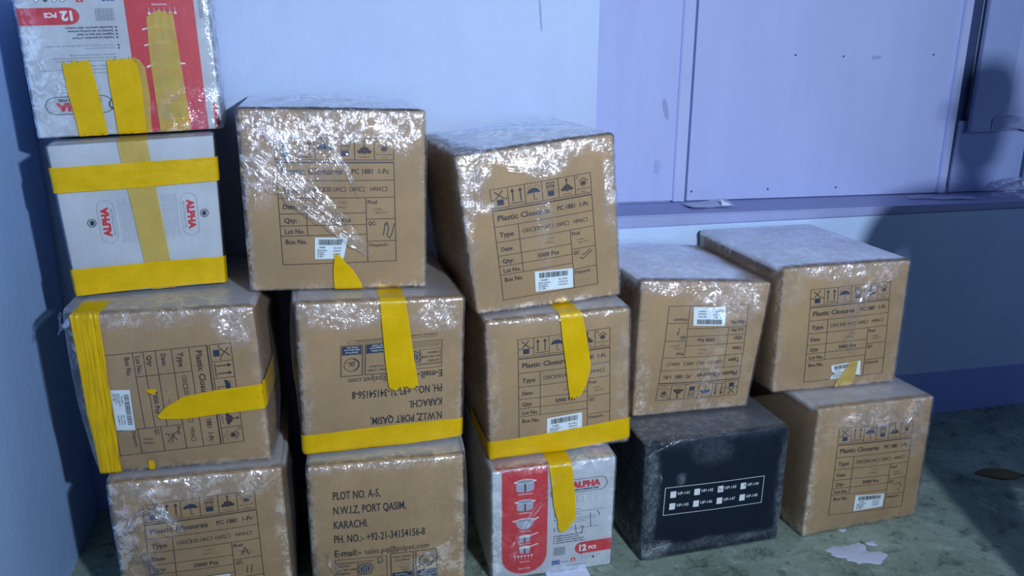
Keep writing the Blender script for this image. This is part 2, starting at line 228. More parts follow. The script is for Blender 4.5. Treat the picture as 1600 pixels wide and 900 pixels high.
def onwall(v): return Vector((v.x, v.y + WY(v.x), v.z))
def SZ(x): return .842 - .011 * (x - 1)
def st(o): o['kind'] = 'structure'; return o
fl = st(boxmesh('floor', (-.9, -3.2, -.06), (5, 3.2, 0), 'floor'))
wb = bpy.data.objects.new('wall_back', None); COL.objects.link(wb); st(wb)
def wbox(name, x0, x1, y0, y1, z0, z1, mat, parent=None, bev=0.0, topfn=None, botfn=None):
    def sh(v):
        z = v.z
        if topfn and abs(z - z1) < max(bev * 1.01, 1e-4): z += topfn(v.x) - z1
        if botfn and abs(z - z0) < max(bev * 1.01, 1e-4): z += botfn(v.x) - z0
        return Vector((v.x, v.y + WY(v.x), z))
    return boxmesh(name, (x0, y0, z0), (x1, y1, z1), mat, parent, bev, sh)
wbox('plaster', -.9, .882, 0, .42, 0, 2.6, 'wall', wb)
wbox('plaster', .882, 5, 0, .2, 0, .80, 'wall_low', wb)
wbox('recess_plaster', .882, 5, .222, .42, 0, 2.6, 'wall', wb)
wl = st(boxmesh('wall_left', (-.90, -3.2, 0), (-.69, 2.44, 2.6), 'wall_side'))
st(wbox('trim_1', .884, 5, -.002, .22, .80, .84, 'sill', None, .004, topfn=SZ))
st(wbox('baseboard_back', -.9, 5, -.004, 0.002, 0, .178, 'skirt', None, .0015, topfn=lambda x: .193 - .0075 * x))
# boarded door in the recess: painted sheets, battens and a loose board
dr = bpy.data.objects.new('door_1', None); COL.objects.link(dr); st(dr)
wbox('panel', .884, 1.252, .205, .221, .85, 2.5, 'lav', dr, .001, botfn=lambda x: SZ(x) + .006)
wbox('panel', 1.303, 2.345, .203, .221, .85, 2.5, 'lav', dr, .001, botfn=lambda x: SZ(x) + .004)
wbox('batten', 1.248, 1.291, .196, .221, .85, 2.5, 'batten', dr, .003, botfn=lambda x: SZ(x) + .003)
wbox('batten', 2.338, 2.372, .190, .221, .85, 2.5, 'batten', dr, .003, botfn=lambda x: SZ(x) + .004)
wbox('frame_groove', 2.372, 2.434, .216, .2215, .85, 2.5, 'gap', dr)
wbox('board', 2.432, 2.585, .180, .2, 1.06, 2.5, 'board', dr, .002)
wbox('board', 2.588, 3.4, .186, .206, 1.065, 2.5, 'lav', dr, .002)
wbox('panel', 2.40, 2.718, .207, .221, .85, 1.10, 'board', dr, .001, botfn=lambda x: SZ(x) + .003)
wbox('panel', 2.742, 3.4, .205, .221, .85, 1.10, 'lav', dr, .001, botfn=lambda x: SZ(x) + .003)
wbox('frame_groove', 2.716, 2.744, .215, .2215, .85, 1.10, 'gap', dr)
# nails driven through the big sheet
for (x, z) in ((1.68, 1.34), (1.87, 1.335), (2.24, 1.34), (1.32, .875), (1.62, .872), (1.9, .868)):
    bm = bmesh.new(); bmesh.ops.create_uvsphere(bm, u_segments=8, v_segments=6, radius=.0035)
    me = bpy.data.meshes.new('nail'); bm.to_mesh(me); bm.free(); me.materials.append(M['gap'])
    o = bpy.data.objects.new('nail', me); COL.objects.link(o); o.parent = dr; o.location = (x, WY(x) + .202, z)
def patch(name, cx, cz, rx, rz, ang, yo, mat, parent, seed, amp=.3, n=22):
    vs = [(0, 0)]
    for i in range(n):
        a = 2 * math.pi * i / n; r = 1 + amp * noise.noise(Vector((math.cos(a) * 1.6, math.sin(a) * 1.6, seed)))
        vs.append((math.cos(a) * rx * r, math.sin(a) * rz * r))
    V = []
    for x, z in vs:
        X = cx + x * math.cos(ang) - z * math.sin(ang); Z = cz + x * math.sin(ang) + z * math.cos(ang)
        V.append((X, WY(X) + yo, Z))
    return link(name, V, [(0, i + 1, (i + 1) % n + 1) for i in range(n)], mat, parent)
patch('paint_chip', 1.205, 1.165, .009, .034, .25, .2035, 'sill', dr, 3)
patch('paint_chip', 1.185, .965, .012, .024, 0, .2035, 'board', dr, 5)
patch('paint_chip', 2.00, 1.33, .016, .007, .1, .2015, 'sill', dr, 9, .9)
patch('paint_chip', .70, 1.46, .003, .05, .08, -.0008, 'sill', wb, 2)
# ---------------- small loose things ----------------
def rag(name, nx, nz, fn, mats, **kw):
    V = [fn(i / nx, j / nz) for j in range(nz + 1) for i in range(nx + 1)]
    Fc = [(j * (nx + 1) + i, j * (nx + 1) + i + 1, (j + 1) * (nx + 1) + i + 1, (j + 1) * (nx + 1) + i) for j in range(nz) for i in range(nx)]
    return link(name, V, Fc, mats, **kw)
def scrap(u, v):
    x = 1.255 + u * .16; y = .075 + v * .075 - .03 * abs(u - .5); 
    return (x, WY(x) + y, SZ(x) + .003 + .014 * (abs(u - .45)) + .012 * v * u + .004 * noise.noise(Vector((u * 3, v * 3, 1))))
tag(rag('paper_scrap', 10, 6, scrap, 'paper'), 'curled grey-blue paper scrap on the ledge, left of the middle', 'scrap')
def flap(u, v):
    x = 1.372 + u * .04 * (1 - v * .8); return (x, WY(x) + .072 + .012 * v, SZ(x) + .009 + .022 * v * (1 - .3 * u))
tag(rag('paper_flake', 4, 4, flap, 'cream'), 'tiny bright white paper flake standing on the curled scrap', 'scrap')
def strip(u, v):
    x = 2.15 + u * .24; return (x, WY(x) + .10 - .05 * u + .03 * v + .006 * math.sin(u * 9), SZ(x) + .003 + .006 * v + .004 * math.sin(u * 7) ** 2)
tag(rag('paint_peeling', 16, 3, strip, 'paper'), 'long thin pale peeled strip lying on the ledge by the door corner', 'scrap')
def bag(u, v):
    a = u * 2 * math.pi; r = .11 * (math.sin(math.pi * min(1, v * 1.0) * .5) ** .6) ; n_ = noise.noise(Vector((math.cos(a) * 2, math.sin(a) * 2, v * 4)))
    x = 2.63 + r * math.cos(a) * (1 + .35 * n_) * 1.15; y = .095 + .6 * r * math.sin(a) * (1 + .3 * n_)
    return (x, WY(x) + y, SZ(x) + .004 + (.062 + .03 * n_) * (1 - v) ** .7)
o = rag('plastic_bag', 48, 16, bag, 'film_dark', attr=[.55] * (49 * 17)); tag(o, 'crumpled clear plastic bag on the ledge at the right edge', 'bag')
def rip(u, v):
    x = 2.52 + u * .25; z = 1.063 + v * (.045 + .012 * noise.noise(Vector((u * 7, 2, 3)))) + .01 * math.sin(u * 5)
    return (x, WY(x) + .178 - .012 * abs(noise.noise(Vector((u * 6, v * 3, 5)))), z)
o = rag('torn_tape', 24, 5, rip, 'sill'); tag(o, 'wrinkled dirty tape stuck along the loose board bottom edge', 'tape')
# paint spill and litter on the floor
def blob(name, cx, cy, rx, ry, seed, mat, h=.0015, n=48, amp=.5, ang=0):
    V = [(cx, cy, h)]
    for k, (s, z) in enumerate(((.9, h), (1.0, .0002))):
        for i in range(n):
            a = 2 * math.pi * i / n; r = 1 + amp * noise.noise(Vector((math.cos(a) * 1.7, math.sin(a) * 1.7, seed))) + .25 * amp * noise.noise(Vector((math.cos(a) * 6, math.sin(a) * 6, seed)))
            X = rx * r * s * math.cos(a); Y = ry * r * s * math.sin(a)
            V.append((cx + X * math.cos(ang) - Y * math.sin(ang), cy + X * math.sin(ang) + Y * math.cos(ang), z))
    Fc = [(0, 1 + i, 1 + (i + 1) % n) for i in range(n)] + [(1 + i, 1 + n + i, 1 + n + (i + 1) % n, 1 + (i + 1) % n) for i in range(n)]
    return link(name, V, Fc, mat)
tag(blob('paint_spill', 1.425, 1.685, .072, .048, 4.3, 'paint', amp=.75, ang=-.2), 'large white dried paint splash on the floor below the right stack', 'stain')
tag(blob('paint_spill', 1.505, 1.722, .016, .012, 1.3, 'paint'), 'small round white paint spot right of the large splash', 'stain')
tag(blob('paint_spill', 1.465, 1.80, .012, .006, 8.3, 'paint'), 'tiny paint fleck on the floor just behind the large splash', 'stain')
def leaf(u, v):
    x = 2.10 + u * .15; w = math.sin(math.pi * min(1, u + .04)) * .035
    return (x + .01 * v, 1.985 - u * .06 + (v - .5) * 2 * w, .002 + (1 - abs(2 * v - 1)) * .018 * math.sin(math.pi * u) + .010 * abs(noise.noise(Vector((u * 6, v * 5, 2)))))
tag(rag('dry_leaf', 16, 8, leaf, 'dirt'), 'curled dry brown leaf on the dark floor at the right', 'leaf')
def sheet(u, v):
    x = .555 + u * .115; return (x, 1.765 + v * .07 + .01 * u, .0015 + .003 * abs(noise.noise(Vector((u * 4, v * 4, 3)))))
tag(rag('paper_sheet', 6, 4, sheet, 'cream'), 'white paper slip on the floor before the white cookware carton', 'scrap')
# ---------------- carton geometry ----------------
RAD = .007
SKEW = {'E': -.05, 'H': .05, 'K': -.05, 'M': .02, 'F': -.02}
UNDER = {'D': 'C', 'C': 'B', 'B': 'A', 'G': 'F', 'F': 'E', 'J': 'I', 'I': 'H', 'L': 'K', 'N': 'M'}
def rest(lower, upper):
    """seat the upper carton on the film over the lower one"""
    x, y, yw, z0, d, bl, br, tl, tr = BOX[lower]; X, Y, YW, Z0, D, BL, BR, TL, TR = BOX[upper]
    def need(p):
        r = 0
        for yy in (0, D):
            wx = X + math.cos(YW) * p - math.sin(YW) * yy - x; wy = Y + math.sin(YW) * p + math.cos(YW) * yy - y
            lx = math.cos(yw) * wx + math.sin(yw) * wy; lx = min(max(lx, tl[0]), tr[0])
            r = max(r, tl[1] + (tr[1] - tl[1]) * (lx - tl[0]) / (tr[0] - tl[0]))
        return r + .0085
    BOX[upper] = (X, Y, YW, min(need(BL[0]), need(BR[0])), D, (BL[0], need(BL[0])), (BR[0], need(BR[0])), TL, TR)
for lw in 'DCGFJILNB': rest(lw, UNDER[lw])
class Box:
    def __init__(s, key, rad=RAD, bf=.006, bs=.004, dent=.0012, seed=0):
        x, y, yw, z0, d, bl, br, tl, tr = BOX[key]; s.key = key
        s.loc = (x, y, z0); s.yaw = yw; s.d = d
        s.c = [Vector((p[0], p[1] - z0)) for p in (bl, br, tl, tr)]
        s.w = (br[0] - bl[0] + tr[0] - tl[0]) / 2; s.h = (tl[1] - bl[1] + tr[1] - br[1]) / 2
        s.rad = rad; s.bf = bf; s.bs = bs; s.dent = dent; s.seed = seed; s.loose = {}; s.skew = SKEW.get(key, 0); s.covered = key in UNDER
    def at(s, q, off=0.0, raw=False):
        """q on the surface of the nominal w x d x h block (x from left, y from front, z up) -> local point"""
        w, d, h, r = s.w, s.d, s.h, s.rad
        inn = Vector((min(max(q[0], r), w - r), min(max(q[1], r), d - r), min(max(q[2], r), h - r)))
        dr = Vector(q) - inn
        if dr.length < 1e-7: dr = Vector((0, -1, 0))
        dr.normalize(); p = inn + dr * (r + off)
        X = 2 * p.x / w - 1; Y = 2 * p.y / d - 1; Z = 2 * p.z / h - 1
        cx, cy, cz = [max(0, 1 - t * t) for t in (X, Y, Z)]
        b = Vector((dr.x * s.bs * cy * cz, dr.y * s.bf * cx * cz, max(0, dr.z) * s.bs * .6 * cx * cy))
        e = s.dent * noise.noise(Vector((p.x * 7, p.y * 7, p.z * 7 + s.seed))) + s.dent * .15 * noise.noise(Vector((p.x * 19, p.y * 19, p.z * 19 + s.seed)))
        if s.covered: b.z = 0
        p2 = p + b + dr * e * (0 if abs(dr.z) > .5 else 1)
        p2.z = max(0, p2.z)
        p2.x += s.skew * p2.y
        a = p2.x / w; t = p2.z / h
        bl, br, tl, tr = s.c
        g = bl * ((1 - a) * (1 - t)) + br * (a * (1 - t)) + tl * ((1 - a) * t) + tr * (a * t)
        return Vector((g.x, p2.y, g.y))
    def front(s, u, v, off): return s.at((u, 0, s.h - v), off)
def spaced(L, r, n):
    a = [0, r * .25, r * .55, r]; m = [r + (L - 2 * r) * (i + 1) / n for i in range(n - 1)]
    return a + m + [L - r, L - r * .55, L - r * .25, L]
FACES = {'front': (0, 2), 'left': (1, 2), 'right': (1, 2), 'top': (0, 1), 'bottom': (0, 1), 'back': (0, 2)}
def skin_mesh(b, offfn, n, faces, slackfn=None):
    V = []; Fc = []; At = []; idx = {}
    dims = (b.w, b.d, b.h)
    g = [spaced(dims[k], b.rad, n if k != 1 else max(8, n // 2)) for k in range(3)]
    for f in faces:
        i0, i1 = FACES[f]; G0, G1 = g[i0], g[i1]; row = []
        for a in G0:
            r = []
            for c in G1:
                q = [0, 0, 0]; q[i0] = a; q[i1] = c
                k = ({0, 1, 2} - {i0, i1}).pop()
                q[k] = 0 if f in ('front', 'left', 'bottom') else dims[k]
                key = tuple(round(t, 5) for t in q)
                if key not in idx:
                    idx[key] = len(V); p = b.at(q, offfn(q)); V.append(p)
                    if slackfn: At.append(slackfn(q))
                r.append(idx[key])
            row.append(r)
        for i in range(len(G0) - 1):
            for j in range(len(G1) - 1):
                t = (row[i][j], row[i + 1][j], row[i + 1][j + 1], row[i][j + 1])
                if f in ('left', 'top', 'back'): t = t if f != 'left' else t[::-1]
                if f in ('right', 'bottom', 'back'): t = t[::-1] if f != 'right' else t
                Fc.append(t)
    return V, Fc, At
def smooth(x): x = min(1, max(0, x)); return x * x * (3 - 2 * x)
def carton_mesh(b, mat, root, name='carton_body', n=14):
    V, Fc, _ = skin_mesh(b, lambda q: 0, n, ('front', 'left', 'right', 'top', 'bottom', 'back'))
    return link(name, V, Fc, mat, root)
def wrap(b, root, mat='film', n=46, base=.12, edge=.5, top=.2, haze=.78, side=.22, amp=.0022, off=.0045):
    sl = SLACK.get(b.key, [])
    def slack(q):
        x, y, z = q; w, d, h = b.w, b.d, b.h
        sd = b.seed * 7.3
        if y <= 1e-6:
            de = min(x, w - x, z, h - z); v = base * .3 + edge * math.exp(-de / .010)
            for (u, vv, ru, rv, s_) in sl:
                jx = 1 + .35 * noise.noise(Vector((x * 14, z * 14, sd)))
                r = math.hypot((x - u) / ru, (h - z - vv) / rv) * jx
                v = max(v, s_ * smooth(1.6 - r * 1.1))
            return min(1, v)
        if z >= h - 1e-6: return top * (.7 + .6 * math.exp(-y / .02))
        return side * (.75 + .5 * math.exp(-y / .03))
    def offf(q):
        x, y, z = q; s_ = slack(q); sd = b.seed * 3.1
        n1 = noise.noise(Vector((x * 30 + sd, y * 30, z * 30))); n2 = noise.noise(Vector((x * 85, y * 85 + sd, z * 85)))
        o = off + amp * s_ * (n1 + .6 * n2) + amp * .3 * n1
        lf = math.exp(-((y - .10) / .16) ** 2) 
        for k, lv in b.loose.items():
            if k == 'top': continue
            a, z0, sz = lv
            g_ = math.exp(-((z - z0) / sz) ** 2) * a
            if k == 'right': o += g_ * lf * (x > b.w - 1e-4) * smooth(y / .03)
            if k == 'left': o += g_ * lf * (x < 1e-4) * smooth(y / .03)
        if z >= b.h - 1e-6 and 'top' in b.loose:
            o += b.loose['top'][0] * max(0, math.sin(math.pi * x / b.w)) * max(0, math.sin(math.pi * y / b.d)) * (1 + noise.noise(Vector((x * 9, y * 9, sd))))
        if z >= b.h - 1e-6 and b.covered: return .002
        return max(off * .6, o)
    V, Fc, At = skin_mesh(b, offf, n, ('front', 'left', 'right', 'top'), slack)
    hz = haze * (.5 if b.covered else 1)
    Hz = [hz * smooth((p.z - b.h * .985) / (b.h * .02) ) if p.y > .012 else 0 for p in V]  # milky top film, whitened further in place of light reflected off the wall
    return link('plastic_wrap', V, Fc, mat, root, attr=At, haze=Hz)
def interp(pts, t):
    n = len(pts) - 1; s_ = [0]
    for i in range(n): s_.append(s_[-1] + math.hypot(pts[i + 1][0] - pts[i][0], pts[i + 1][1] - pts[i][1]))
    L = s_[-1] * t
    for i in range(n):
        if L <= s_[i + 1] + 1e-9:
            f = (L - s_[i]) / max(1e-9, s_[i + 1] - s_[i]); a, c = pts[i], pts[i + 1]
            return [a[k] + (c[k] - a[k]) * f for k in range(len(a))]
    return list(pts[-1])
def tapes(b, root):
    for ti, (key, kind, pale, pts) in enumerate(TAPES):
        if key != b.key: continue
        small = max(p[2] for p in pts) < .02
        pts = list(pts); bands = []
        tot = sum(math.hypot(pts[i + 1][0] - pts[i][0], pts[i + 1][1] - pts[i][1]) for i in range(len(pts) - 1))
        n = max(8, int(tot / .005)); m = 30 if (key == 'C' and kind == 'v' and not small) else 12
        path = [('f', *interp(pts, i / n)) for i in range(n + 1)]
        # continue over the top edge / round the side edges where the strip starts there
        if kind == 'v' and pts[0][1] < .03 and not small:
            u0, v0, w0 = pts[0]; ext = [('f', u0, v0 * k / 4, w0) for k in range(1, 4)] if v0 > 0.004 else []
            path = [('t', u0, y, w0) for y in (.09, .075, .06, .045, .03, .015, .007, .003, 0)] + ext + path
        if kind == 'v' and pts[0][1] > b.h - .03 and not small:
            u0, v0, w0 = pts[0]; path = [('f', u0, b.h - .001, w0)] + path
        if kind == 'v' and pts[-1][1] > b.h - .04 and not small:
            u0, v0, w0 = pts[-1]; path += [('f', u0, b.h - .002, w0)]
        if kind == 'h' and not small:
            for end in (0, -1):
                u0, v0, w0 = pts[end]
                if u0 < .03 or u0 > b.w - .03:
                    sd = 'l' if u0 < .03 else 'r'; e = 0 if sd == 'l' else b.w
                    ex = [(sd, y, v0, w0) for y in (0, .003, .007, .02, .04, .07, .11, .16, .22)]
                    path = ex[::-1] + path if end == 0 else path + ex
        V = []; nr = len(path)
        lift = (.0034 if pale else .0054) + (.0008 if kind == 'h' else 0)
        for i, (f, u, v, w0) in enumerate(path):
            for j in range(m + 1):
                a = j / m - .5; q = None
                jag = .0016 * noise.noise(Vector((j * 1.7, ti * 3.0, i * .9 if i in (0, nr - 1) else 0))) * (7 if i in (0, nr - 1) else 0)
                wr = .0012 * noise.noise(Vector((a * 7 + ti, i * .05, ti * 2.0))) if f == 'f' else 0
                if m == 30 and f == 'f': wr = .011 * max(0, .30 - abs(noise.noise(Vector((a * 11 + .012 * i, i * .03, 3.3))))) * (1 + a)
                o = (min(lift, .0026) if f == 't' else lift) + abs(wr)
                if kind == 'v':
                    if f == 't': q = (u + a * w0, v, b.h)
                    else: q = (u + a * w0, 0, min(b.h, max(.0, b.h - v - jag)))
                else:
                    z = min(b.h - .001, max(.001, b.h - (v + a * w0)))
                    if f == 'l': q = (0, u, z)
                    elif f == 'r': q = (b.w, u, z)
                    else: q = (min(b.w, max(0, u + jag)), 0, z)
                q = (min(b.w, max(0, q[0])), q[1], q[2])
                V.append(b.at(q, o))
        Fc = [(i * (m + 1) + j, i * (m + 1) + j + 1, (i + 1) * (m + 1) + j + 1, (i + 1) * (m + 1) + j) for i in range(nr - 1) for j in range(m)]
        o = link('packing_tape', V, Fc, 'tape_pale' if pale else 'tape', root)
        if pale: o['label'] = 'thin see-through pale yellow tape strip'
def folds(b, root, mat='fold'):
    for fi, (key, pts, nr, amp) in enumerate(FOLDS):
        if key != b.key: continue
        tot = sum(math.hypot(pts[i + 1][0] - pts[i][0], pts[i + 1][1] - pts[i][1]) for i in range(len(pts) - 1))
        n = max(10, int(tot / .0025)); m = max(6, nr * 7)
        V = []; At = []
        for i in range(n + 1):
            t = i / n; u, v, w0 = interp(pts, t); u2, v2, _ = interp(pts, min(1, t + .02)); u1, v1, _ = interp(pts, max(0, t - .02))
            dx, dy = u2 - u1, v2 - v1; L = math.hypot(dx, dy) or 1; px, py = -dy / L, dx / L
            for j in range(m + 1):
                a = j / m - .5; wv = w0 * (1 + .35 * noise.noise(Vector((t * tot * 40, fi * 3, (a > 0) * 5))))
                ph = 1.2 * noise.noise(Vector((a * 3, t * tot * 14, fi * 2.0)))
                nn = abs(noise.noise(Vector((a * nr * 2.1 + ph, t * tot * 9, fi * 2.0))))
                rid = 1.3 - 3.4 * nn + .7 * noise.noise(Vector((a * nr * 4.5 + ph, t * tot * 45, fi * 4.0)))
                ed = smooth(min(a + .5, .5 - a) * 8) * smooth(min(t, 1 - t) * 8 + .1)
                o = .0058 + amp * .0017 * (rid + 1) * ed
                V.append(b.front(min(b.w, max(0, u + px * a * wv)), min(b.h, max(0, v + py * a * wv)), o))
                At.append(min(1, amp * 1.2) * ed * (.12 + .88 * smooth(1.15 - 5 * nn)) * (.4 + .6 * smooth(.5 + 1.6 * noise.noise(Vector((a * nr * 1.3, t * tot * 35, fi * 9.0))))))
        Fc = [(i * (m + 1) + j, i * (m + 1) + j + 1, (i + 1) * (m + 1) + j + 1, (i + 1) * (m + 1) + j) for i in range(n) for j in range(m)]
        link('gathered_film', V, Fc, mat, root, attr=At)
# ---------------- flat print ----------------
_txt = {}
def glyphs(s, bold):
    k = (s, bold)
    if k in _txt: return _txt[k]
    c = bpy.data.curves.new('t', 'FONT'); c.body = s; c.resolution_u = 2; c.offset = bold
    o = bpy.data.objects.new('t', c); COL.objects.link(o)
    dg = bpy.context.evaluated_depsgraph_get(); me = bpy.data.meshes.new_from_object(o.evaluated_get(dg))
    r = ([(v.co.x, v.co.y) for v in me.vertices], [tuple(p.vertices) for p in me.polygons])
    bpy.data.objects.remove(o); bpy.data.curves.remove(c); bpy.data.meshes.remove(me)
    _txt[k] = r; return r
MK = ['ink', 'faint', 'navy', 'black', 'red', 'blue', 'grey', 'white', 'silver', 'green', 'label']
class Print:
    def __init__(s): s.V = []; s.F = []; s.m = []; s.z = []
    def add(s, V, Fc, mat, lay=0):
        k = len(s.V); s.V += V; s.F += [tuple(i + k for i in f) for f in Fc]; s.m += [MK.index(mat)] * len(Fc); s.z += [lay] * len(V)
    def rect(s, x0, y0, x1, y1, mat='ink', lay=0):
        nx = max(1, int(abs(x1 - x0) / 20)); ny = max(1, int(abs(y1 - y0) / 20)); V = []
        for j in range(ny + 1):
            for i in range(nx + 1): V.append((x0 + (x1 - x0) * i / nx, y0 + (y1 - y0) * j / ny))
        s.add(V, [(j * (nx + 1) + i, j * (nx + 1) + i + 1, (j + 1) * (nx + 1) + i + 1, (j + 1) * (nx + 1) + i) for j in range(ny) for i in range(nx)], mat, lay)
    def frame(s, x0, y0, x1, y1, t=1.2, mat='ink', lay=0):
        s.rect(x0, y0, x1, y0 + t, mat, lay); s.rect(x0, y1 - t, x1, y1, mat, lay); s.rect(x0, y0, x0 + t, y1, mat, lay); s.rect(x1 - t, y0, x1, y1, mat, lay)
    def line(s, x0, y0, x1, y1, t=1.2, mat='ink', lay=0):
        L = math.hypot(x1 - x0, y1 - y0) or 1; px, py = -(y1 - y0) / L * t / 2, (x1 - x0) / L * t / 2; n = max(1, int(L / 20)); V = []
        for i in range(n + 1):
            x = x0 + (x1 - x0) * i / n; y = y0 + (y1 - y0) * i / n; V += [(x + px, y + py), (x - px, y - py)]
        s.add(V, [(2 * i, 2 * i + 1, 2 * i + 3, 2 * i + 2) for i in range(n)], mat, lay)
    def poly(s, pts, mat='ink', lay=0): s.add(list(pts), [tuple(range(len(pts)))], mat, lay)
    def ring(s, cx, cy, r, t, mat='ink', lay=0, a0=0, a1=360, n=24, ry=None):
        ry = ry or r; V = []
        for i in range(n + 1):
            a = math.radians(a0 + (a1 - a0) * i / n); c_, s_ = math.cos(a), math.sin(a)
            V += [(cx + r * c_, cy + ry * s_), (cx + (r - t) * c_, cy + (ry - t) * s_)]
        s.add(V, [(2 * i, 2 * i + 1, 2 * i + 3, 2 * i + 2) for i in range(n)], mat, lay)
    def disc(s, cx, cy, rx, ry=None, mat='ink', lay=0, n=20):
        ry = ry or rx; s.add([(cx, cy)] + [(cx + rx * math.cos(6.2832 * i / n), cy + ry * math.sin(6.2832 * i / n)) for i in range(n)], [(0, 1 + i, 1 + (i + 1) % n) for i in range(n)], mat, lay)
    def text(s, t, x, y, h, w=None, mat='ink', bold=.0, lay=0, slab=False):
        """cap height h, baseline y (down), left x"""
        V, Fc = glyphs(t, bold)
        if not V: return
        x0 = min(p[0] for p in V); x1 = max(p[0] for p in V); sy = h / .70; sx = (w / (x1 - x0)) if w else sy
        s.add([(x + (p[0] - x0) * sx, y - p[1] * sy) for p in V], Fc, mat, lay)
    def place(s, b, quad, root, W_, H_, name='printing', off=.0009):
        tl, tr, bl, br = quad; out = []
        for (x, y), z in zip(s.V, s.z):
            a, c = x / W_, y / H_
            u = (1 - a) * (1 - c) * tl[0] + a * (1 - c) * tr[0] + (1 - a) * c * bl[0] + a * c * br[0]
            v = (1 - a) * (1 - c) * tl[1] + a * (1 - c) * tr[1] + (1 - a) * c * bl[1] + a * c * br[1]
            out.append(b.front(u, v, off + .0004 * z))
        used = sorted(set(s.m)); mats = [MK[i] for i in used]
        return link(name, out, s.F, mats, root, [used.index(i) for i in s.m], smooth=False)
def closures(sign=None):
    p = Print(); t = 1.5
    p.frame(0, 0, 250, 49, t); p.rect(0, 52.5, 250, 53.5 + .5); p.frame(0, 54, 250, 285, t)
    X = [0, 42, 83, 125, 166, 208, 250]
    for x in X[1:6]: p.rect(x - t / 2, 0, x + t / 2, 49)
    for y in (94, 133): p.rect(0, y - t / 2, 250, y + t / 2)
    for y in (168, 195, 218): p.rect(0, y - t / 2, 186, y + t / 2)
    p.rect(58 - t / 2, 94, 58 + t / 2, 218); p.rect(186 - t / 2, 133, 186 + t / 2, 285)
    for y in (183, 235): p.rect(186, y - t / 2, 250, y + t / 2)
    # icons
    p.rect(14, 28, 30, 42, 'navy'); p.line(10, 7, 30, 25, 2.4); p.line(30, 6, 12, 26, 2.4)
    p.line(12, 26, 5, 30, 1.6); p.line(5, 30, 4, 25, 1.4); p.line(30, 25, 38, 29, 1.6); p.line(38, 29, 39, 24, 1.4)
    for cx in (53, 72):
        p.rect(cx - 1.4, 12, cx + 1.4, 38); p.poly([(cx - 5, 14), (cx + 5, 14), (cx, 5)])
    p.rect(47, 41, 79, 43)
    p.add([(104, 24)] + [(104 + 16 * math.cos(math.radians(a)), 26 - 13 * math.sin(math.radians(a))) for a in range(0, 181, 15)], [(0, i, i + 1) for i in range(1, 13)], 'navy')
    p.rect(103.3, 24, 104.9, 40); p.ring(107.5, 39, 4, 1.4, a0=0, a1=180)
    for k, (dx, dy) in enumerate(((94, 8), (100, 5), (108, 7), (113, 5), (117, 10), (90, 11))): p.line(dx, dy, dx + 2, dy + 3, 1.2)
    p.frame(136, 6, 156, 17, 1.3); p.line(138, 7, 154, 16, 1.2); p.line(154, 7, 138, 16, 1.2); p.frame(137, 17, 155, 27, 1); p.rect(139, 20, 153, 21, 'faint'); p.rect(139, 24, 153, 25, 'faint'); p.rect(138, 28, 154, 40, 'navy')
    p.poly([(187, 18), (196, 22), (196, 31), (187, 36), (178, 31), (178, 22)]); p.rect(185.6, 6, 188.4, 18); p.poly([(183, 9), (191, 9), (187, 3)])
    p.disc(177, 30, 5, 4); p.disc(197, 30, 5, 4); p.rect(186.6, 23, 187.4, 36, 'faint', 1); p.rect(176, 41, 198, 43, 'faint')
    p.line(217, 18, 229, 10, 1.8); p.line(229, 10, 241, 18, 1.8); p.disc(229, 23, 5.5, 5); p.ring(229, 23, 7.5, 1); p.ring(214, 7, 3, 1); p.text('KEEP COOL & DRY', 213, 38, 4, 33, 'faint'); p.text('PLACE', 222, 45, 4, 14, 'faint')
    T = dict(bold=.022)
    p.text('Plastic Closures', 11, 80, 13.5, 127, **T); p.text('PC 1881  1-Pc', 158, 79, 11, 80, **T)
    p.text('Type', 10, 121, 12, 35, **T)
    for i, (s_, x, w) in enumerate((('CSD', 66, 20), ('CSD LW', 98, 34), ('CAPS', 151, 21), ('HFIA', 197, 24))):
        p.text(s_, x, 118, 9, w, 'ink', .01); p.frame(x + w + 1.5, 108.5, x + w + 12, 119, 1.2)
    p.text('Date:', 10, 157, 10.5, 29, **T); p.text('Qty:', 10, 188, 10.5, 27, **T); p.text('Lot No.', 10, 213, 10.5, 42, **T); p.text('Box No.', 10, 237, 11, 45, **T)
    p.text('5000 Pcs', 98, 188, 10.5, 54, **T); p.text('Prod', 190, 148, 9, 20, **T); p.text('QC:', 190, 197, 9, 17, **T); p.text('Dispatch:', 190, 248, 8, 42, 'ink', .01)
    p.text('2 0 MAY', 200, 163, 5, 22, 'faint'); p.text('approved', 205, 170, 5, 26, 'faint'); p.text('CSD', 128, 146, 5, 16, 'faint'); p.text('white', 118, 156, 5, 24, 'faint')
    for st_ in (sign or []):
        for a, c in zip(st_, st_[1:]): p.line(*a, *c, 1.7, 'black')
    return p
SIG_LOOP = [[(222, 222), (226, 200), (232, 193), (234, 205), (230, 222), (236, 229), (242, 215), (247, 195)], [(225, 198), (230, 190)]]
SIG_A = [[(204, 172), (214, 152), (222, 174)], [(206, 165), (222, 162)]]
SIG_CROSS = [[(200, 146), (226, 172)], [(204, 174), (214, 158), (225, 150)], [(205, 158), (230, 163)]]
SIG_11 = [[(212, 226), (216, 205)], [(222, 228), (226, 204)]]
SIG_TICK = [[(206, 206), (212, 212), (240, 194)], [(214, 202), (236, 190)]]
